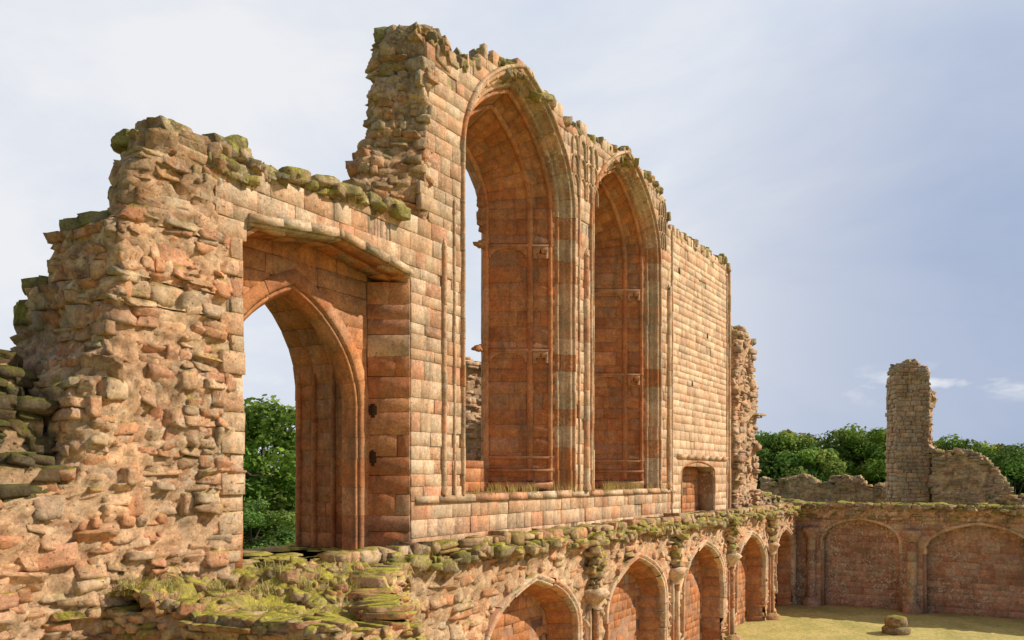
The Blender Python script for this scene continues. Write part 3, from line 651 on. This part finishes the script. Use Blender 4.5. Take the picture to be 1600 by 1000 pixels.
# ------------------------------------------------------------ ruins beyond
def ruin(name,label,F,L,T_,topf,pal,mat,zb=.8,hs=(.12,.24),ws=(.16,.45),cat='ruined wall',partname='rubble_masonry'):
    o=empty(name,tuple(F(L/2,T_/2,zb)),label,cat)
    a=Acc(); slab(a,F,.1,L-.1,.12,T_-.1,zb,lambda s:topf(s)-.15,[],P_WEATH[0])
    def mk(z):
        ss=[s for s in np.linspace(0,L,40) if topf(s)>z]
        if not ss: return None
        return ss[0],ss[-1]
    zmax=max(topf(s) for s in np.linspace(0,L,40))
    def pol(z):
        m=mk(z)
        if m is None: return [(L/2-.1,T_),(L/2-.1,0),(L/2+.1,0),(L/2+.1,T_)]
        return [(m[0],T_),(m[0],0),(m[1],0),(m[1],T_)]
    rubble(a,F,pol,zb,zmax,pal,hs,ws,.22,.05,keep=lambda s,z,w,h:topf(min(max(s,0.01),L-.01))>z-.1,T=T3,res=.14)
    cap(a,F,int(80*L*T_)+30,(.05,L-.05),(0.1,T_-.1),lambda s,t:topf(s)-.1,P_CRUST+P_WEATH,(.08,.24),(.06,.14),T=T3)
    a.build(partname,mat,o); return o
def Fpx(px0,px1,d0,d1):
    p=at(px0,745,d0);q=at(px1,745,d1); ang=math.degrees(math.atan2(q[1]-p[1],q[0]-p[0])); return wallmap(p[0],p[1],ang),float(np.linalg.norm(q-p))
P_T=[(.45,.31,.235),(.48,.34,.26),(.40,.25,.18),(.44,.34,.27),(.49,.33,.235),(.37,.26,.20)]
F,L=Fpx(1147,1182,26.9,28.4)
ruin('masonry_stump','narrow ragged rubble stump standing just past the far end of the tall hall front',F,L,1.2,lambda s:10.5-.35*abs(s-.6)-(1.2 if s>1.55 else 0)+rag(s)*.8,P_T,M_RUB)
F,L=Fpx(1180,1256,31.5,33.5)
ruin('corner_rubble','low mossy rubble wall in the corner behind the end wall',F,L,1.0,lambda s:5.0-.2*s+rag(s),P_T,M_DARK)
F,L=Fpx(1190,1392,44,42)
ruin('broken_ruin','long low broken wall with a ragged mossy top, left of the tower stump',F,L,1.2,lambda s:5.35+.5*math.exp(-((s-2.0)/.5)**2)+.55*math.exp(-((s-4.3)/.6)**2)-.06*s+rag(s)*1.8,P_T,M_TOW)
F,L=Fpx(1399,1453,38.2,38.0)
to=empty('tower_stump',tuple(F(.9,.6,.8)),'tall broken pinkish grey tower stump with a rounded mossy top, alone against the sky','tower')
a=Acc(); tf=lambda s:10.95-1.3*max(0,.4-s)-.7*max(0,s-.9)+rag(s*1.7)*1.0
slab(a,F,.08,L-.05,.08,1.5,.8,lambda s:tf(s)-.3,[],P_WEATH[0])
blocks(a,lambda x,z:F(x,0,z),courses(0,L,.8,11,(.13,.26),(.16,.45),lambda s,zm,z0,z1:np.array([tf(x)>z1 and x>.06*abs(math.sin(zm*9)) for x in s])),P_T,jit=.025,worn=.3,cham=.02)
FB=wallmap(*F(0,1.5,0)[:2],math.degrees(F.ang)-90)
blocks(a,lambda x,z:FB(x,0,z),courses(0,1.5,.8,10.2,(.13,.26),(.16,.45),lambda s,zm,z0,z1:s>.12*abs(math.sin(zm*7))),P_T,jit=.025,worn=.3,cham=.02)
a.build('coursed_face',M_TOW,to)
a=Acc(); rubble(a,F,lambda z:[(L-.08,.0),(L+.26+.1*math.sin(z*2.2)+.07*math.sin(z*5)-.45*max(0,z-9.3),.4),(L+.25,1.6)],.8,10.3,P_T+P_WEATH,(.12,.26),(.16,.42),.28,.10,T=T3)
cap(a,F,220,(.15,L-.05),(0.15,1.3),lambda s,t:tf(max(min(s,L),0))-.2,P_T+P_CRUST,(.08,.2),(.08,.18),T=T3); a.build('broken_side',M_TOW,to)
F,L=Fpx(1460,1580,37.6,36.8)
ruin('sloping_ruin','ragged rubble wall sloping down to the right from the tower stump',F,L,1.1,lambda s:max(6.7-.05*s-(.0 if s<1.9 else (s-1.9)*1.2),4.7)+rag(s)*1.6,P_T+P_WEATH,M_TOW)
F,L=Fpx(1570,1700,36,37)
ruin('edge_rubble','very low rubble wall at the right edge of the photo behind the end wall',F,L,1.1,lambda s:4.62+rag(s),P_T+P_DARK,M_DARK)
F,L=Fpx(725,770,26,26.5)
ruin('distant_pier','pale stone pier seen through the narrow light of the first tall window',F,L,1.,lambda s:9.2+rag(s),P_PALE,M_ASH,zb=-2)
b=at(1400,990,25.3); b[2]=.8; FS=wallmap(b[0],b[1],20)
so=empty('column_stub',tuple(b),'short weathered octagonal column stub standing alone on the grass court','column base')
a=Acc(); lathe(a,FS,0,0,[(.01,.8),(.40,.8),(.41,1.0),(.36,1.05),(.3,1.08)],(.26,.2,.14),8,.03); a.build('plinth',M_DARK,so)
a=Acc(); lathe(a,FS,0,0,[(.3,1.07),(.34,1.12),(.33,1.3),(.27,1.35),(.01,1.36)],(.3,.22,.15),8,.04); a.build('drum',M_DARK,so)
# ------------------------------------------------------------ ground
def gh(x,y):
    dx=max(-25-x,0,x-80);dy=max(-60-y,0,y-6); dd=math.hypot(dx,dy); t=min(dd/42,1); t=t*t*(3-2*t)
    return .8-7.8*t+.25*math.sin(x*.05)*math.cos(y*.043)*t
u=np.sinh(np.linspace(-5.2,5.2,150))/math.sinh(5.2)*4000
a=Acc(); X=u+20;Y=u; V=[(x,y,gh(x,y)) for x in X for y in Y]; n=150
a.add(V,[[i*n+j,(i+1)*n+j,(i+1)*n+j+1,i*n+j+1] for i in range(n-1) for j in range(n-1)],(1,1,1))
tag(a.build('ground',M_FIELD,smooth=True),'green meadow around the ruins','ground',kind='structure')
a=Acc(); X=np.linspace(-10,33,90);Y=np.linspace(-25,0,60); V=[(x,y,.83+.02*math.sin(x*2)*math.sin(y*1.7)) for x in X for y in Y]
a.add(V,[[i*60+j,(i+1)*60+j,(i+1)*60+j+1,i*60+j+1] for i in range(89) for j in range(59)],(1,1,1))
tag(a.build('court_grass',M_COURT,smooth=True),'yellowish grass floor of the roofless undercroft','grass',kind='structure')
# ------------------------------------------------------------ trees
def tube(acc,p,q,r0,r1,col,n=7):
    p,q=np.array(p,float),np.array(q,float); ax=(q-p)/np.linalg.norm(q-p); s=np.cross(ax,[.3,.2,.9]); s/=np.linalg.norm(s); t=np.cross(ax,s); th=np.linspace(0,2*math.pi,n,endpoint=False)
    V=np.concatenate([p+r0*(np.cos(th)[:,None]*s+np.sin(th)[:,None]*t), q+r1*(np.cos(th)[:,None]*s+np.sin(th)[:,None]*t)])
    acc.add(V,[[j,(j+1)%n,n+(j+1)%n,n+j] for j in range(n)],col)
def tree_meshes(h,rad,hue,nl=16000,ls=.32):
    tr=Acc(); cr=Acc(); tube(tr,(0,0,0),(.2,.1,h*.3),h*.025,h*.018,(1,1,1)); tube(tr,(.2,.1,h*.3),(0,.1,h*.7),h*.018,h*.006,(1,1,1))
    lobes=[]; NL=46
    for i in range(NL):
        v=R.normal(size=3); v/=np.linalg.norm(v); r_=R.uniform(.45,.9); v=v*r_
        c=np.array([v[0]*rad,v[1]*rad,h*.52+v[2]*h*.44]); 
        if c[2]<h*.10: c[2]=h*.12
        lobes.append((c,rad*R.uniform(.18,.36),R.uniform(.65,1.3)))
    for c,r_,t in lobes[:12]: tube(tr,(0.1,.1,h*R.uniform(.18,.5)),c,h*.009,h*.003,(1,1,1),5)
    for c,r_,t in lobes:
        n=nl//NL; v=R.normal(size=(n,3)); v/=np.linalg.norm(v,axis=1)[:,None]; rr=r_*R.uniform(.4,1.15,n)**.6
        P=c+v*rr[:,None]*[1,1,.8]
        a1=R.normal(size=(n,3)); a1-= (a1*v).sum(1)[:,None]*v*.6; a1/=np.linalg.norm(a1,axis=1)[:,None]; a2=np.cross(a1,v+R.normal(0,.5,(n,3))); a2/=np.linalg.norm(a2,axis=1)[:,None]
        s=ls*R.uniform(.5,1.3,n)[:,None]; V=np.stack([P-a1*s,P-a2*s*.7,P+a1*s,P+a2*s*.7],1)
        col=np.array(hue)*t*R.uniform(.7,1.35,(n,1))*(1+R.uniform(-.12,.12,3))
        cr.add(V.reshape(-1,3),np.arange(n*4).reshape(-1,4),np.repeat(col,4,axis=0))
    return tr,cr
protos=[]
for (h,rad,hue) in ((20,7.5,(1.,1.,1.)),(18,8,(.8,.88,1.05)),(21,7,(1.35,1.25,1.5)),(17,6.5,(1.9,1.05,.8))):
    tr,cr=tree_meshes(h,rad,hue); protos.append((tr,cr,h))
proto_obj={}
def tree(kind,px,topy,depth,label,name='broadleaf_tree',wide=1.,base=-7.):
    p=at(px,745,depth); ht=5.6+(745-topy)/1300*depth-base; tr,cr,h=protos[kind]; sc=ht/h/.94
    r=bpy.data.objects.new(name,None); COL.objects.link(r)
    if kind not in proto_obj:
        t=tr.build('trunk',M_BARK); c=cr.build('crown',M_LEAF); proto_obj[kind]=(t,c)
    else:
        t,c=[o.copy() for o in proto_obj[kind]]; COL.objects.link(t);COL.objects.link(c)
    t.parent=r;c.parent=r; t.location=c.location=(0,0,0)
    r.location=(p[0],p[1],base); r.scale=(sc*wide,sc*wide,sc); r.rotation_euler=(0,0,R.uniform(0,6.28)); tag(r,label,'tree'); return r
tree(0,410,628,138,'lush green round-crowned tree framed by the pointed doorway',wide=1.3,base=-7.6)
tree(1,352,640,170,'green tree half hidden behind the left side of the doorway')
tree(1,392,785,112,'low dark green tree at the foot of the big tree in the doorway',wide=1.5,base=-7.4)
tree(2,-30,565,120,'tree top just showing at the left edge of the photo')
tl=[(0,1178,676,190,'green tree just right of the narrow rubble stump'),(1,1215,682,185,'dark green tree second from the narrow rubble stump'),(2,1262,668,180,'light yellowish green tree, the brightest between stump and tower'),
(1,1305,680,200,'dark green tree right of the bright yellowish one'),(0,1345,668,190,'tall green tree left of the tower stump'),(1,1388,676,195,'dark tree partly behind the tower stump'),
(3,1232,670,240,'orange brown autumn tree behind the green trees'),(0,1475,684,200,'green tree just right of the tower stump'),(2,1508,686,215,'light green tree second to the right of the tower stump'),
(3,1550,692,230,'olive autumn tree near the right edge'),(1,1585,698,160,'dark green tree at the right edge'),(0,1532,706,240,'small green tree in the dip right of the tower'),(1,1632,705,170,'tree cut by the right edge of the photo'),(2,1440,700,230,'pale tree hidden behind the tower stump')]
for k,px,ty,dp,lb in tl: tree(k,px,ty,dp,lb,wide=1.15)
a=Acc()
for px in range(-100,1800,14):
    p=at(px+R.uniform(-6,6),745,430+R.uniform(-60,60)); n=240; v=R.normal(size=(n,3));v/=np.linalg.norm(v,axis=1)[:,None]; hh=R.uniform(12,19)
    P=np.array([p[0],p[1],-7+hh*.5])+v*[9,9,hh*.5]*R.uniform(.7,1.05,(n,1)); a1=R.normal(size=(n,3));a1/=np.linalg.norm(a1,axis=1)[:,None];a2=np.cross(a1,R.normal(size=(n,3)));a2/=np.linalg.norm(a2,axis=1)[:,None]
    s=R.uniform(.8,1.8,n)[:,None]; V=np.stack([P-a1*s,P-a2*s,P+a1*s,P+a2*s],1); t=R.uniform(.6,1.2)
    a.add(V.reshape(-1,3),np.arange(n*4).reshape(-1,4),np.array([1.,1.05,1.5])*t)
tag(a.build('woodland',M_LEAF),'distant belt of woodland along the horizon','woodland',kind='stuff')
def person(px,depth,label,shirt,trs):
    p=at(px,745,depth); z=gh(p[0],p[1]); r=empty('person',(p[0],p[1],z),label,'person','visitors on the far meadow')
    def sk(name,vs,es,rad,col):
        me=bpy.data.meshes.new(name); me.from_pydata(vs,es,[]); o=bpy.data.objects.new(name,me); COL.objects.link(o); o.parent=r
        m=o.modifiers.new('s','SKIN'); 
        for i,q in enumerate(rad): me.skin_vertices[0].data[i].radius=(q,q)
        me.skin_vertices[0].data[0].use_root=True
        o.modifiers.new('u','SUBSURF').levels=1; mm=simple_mat(name+'_cloth',col,tuple(c*.8 for c in col)); me.materials.append(mm)
    sk('body',[(0,0,.95),(0,0,1.2),(0,0,1.42),(0,0,1.52),(0,0,1.64),(.1,0,.9),(.12,.03,.5),(.12,0,.05),(-.1,0,.9),(-.12,-.05,.5),(-.13,0,.05),(.2,0,1.4),(.27,0,1.12),(.26,-.08,.85),(-.2,0,1.4),(-.27,0,1.12),(-.26,-.08,.85)],
       [(0,1),(1,2),(2,3),(3,4),(0,5),(5,6),(6,7),(0,8),(8,9),(9,10),(2,11),(11,12),(12,13),(2,14),(14,15),(15,16)],[.13,.13,.12,.06,.1,.09,.065,.05,.09,.065,.05,.06,.045,.035,.06,.045,.035],(.45,.28,.2))
    sk('jacket',[(0,0,.9),(0,0,1.15),(0,0,1.42),(.2,0,1.41),(.27,0,1.12),(-.2,0,1.41),(-.27,0,1.12)],[(0,1),(1,2),(2,3),(3,4),(2,5),(5,6)],[.16,.15,.14,.075,.06,.075,.06],shirt)
person(443,100,'far visitor in a pink top on the meadow, seen through the doorway',(.5,.16,.18),(.05,.05,.1))
person(453,104,'far visitor in a dark jacket on the meadow, seen through the doorway',(.08,.08,.14),(.05,.05,.1))
# ------------------------------------------------------------ light
el=math.radians(38); az=np.array([.60,-.80]); az/=np.linalg.norm(az)
sd=Vector((az[0]*math.cos(el),az[1]*math.cos(el),math.sin(el)))
L_=bpy.data.lights.new('sun','SUN'); L_.energy=5.; L_.angle=math.radians(.5); L_.color=(1,.94,.80)
lo=bpy.data.objects.new('sun',L_); COL.objects.link(lo); lo.rotation_euler=sd.to_track_quat('Z','Y').to_euler(); lo.location=(10,-20,30)
w=bpy.data.worlds.new('World'); scene.world=w; w.use_nodes=True; nt=w.node_tree; nt.nodes.clear()
wo=N(nt,'ShaderNodeOutputWorld'); bg=N(nt,'ShaderNodeBackground'); bg.inputs[1].default_value=.1; nt.links.new(bg.outputs[0],wo.inputs[0])
sk=N(nt,'ShaderNodeTexSky',sky_type='NISHITA'); sk.sun_disc=False; sk.sun_elevation=el; sk.sun_rotation=math.atan2(az[0],az[1])
tc=N(nt,'ShaderNodeTexCoord'); dr=tc.outputs['Generated']
mp=N(nt,'ShaderNodeMapping'); mp.inputs['Scale'].default_value=(1,1,2.2); nt.links.new(dr,mp.inputs[0])
n1=noise(nt,mp.outputs[0],1.9,6,.58,.3); c=mix(nt,rng_(nt,n1,.34,.60,0,1),(6.6,7.3,8.5),(8.7,8.8,9.1))
def dot(v):
    n=N(nt,'ShaderNodeVectorMath',operation='DOT_PRODUCT'); nt.links.new(dr,n.inputs[0]); n.inputs[1].default_value=v; return n.outputs['Value']
c=mix(nt,math_(nt,'MULTIPLY',rng_(nt,dot((.985,-.04,.12)),.89,.99,0,1.),rng_(nt,n1,.3,.65,1,.78)),c,(3.2,4.1,6.1))
mp2=N(nt,'ShaderNodeMapping'); mp2.inputs['Scale'].default_value=(1,1,2.6); nt.links.new(dr,mp2.inputs[0])
cu=rng_(nt,noise(nt,mp2.outputs[0],8,5,.55,.1),.50,.60,0,1); sp=N(nt,'ShaderNodeSeparateXYZ'); nt.links.new(dr,sp.inputs[0])
bd=math_(nt,'MULTIPLY',rng_(nt,sp.outputs[2],.075,.095,0,1),rng_(nt,sp.outputs[2],.105,.125,1,0)); c=mix(nt,math_(nt,'MULTIPLY',cu,math_(nt,'MULTIPLY',bd,.9)),c,(8.4,8.6,8.9))
# broken cloud ahead of the camera, clear blue sky put in unseen behind it to cut recess fill
clear=rng_(nt,dot((-.8517,-.5241,0)),-.18,.35,.97,.08)
c=mix(nt,clear,sk.outputs[0],c); nt.links.new(c,bg.inputs[0])
cam=bpy.data.cameras.new('camera'); cam.sensor_width=36; cam.lens=29.25; cam.shift_y=245/1600; cam.clip_end=9000; cam.clip_start=.1
co=bpy.data.objects.new('camera',cam); COL.objects.link(co); co.location=tuple(CAMP); co.rotation_euler=(math.pi/2,0,-math.atan2(.8517,.5241)); scene.camera=co
scene.view_settings.view_transform='Standard'; scene.view_settings.look='None'; scene.view_settings.exposure=0
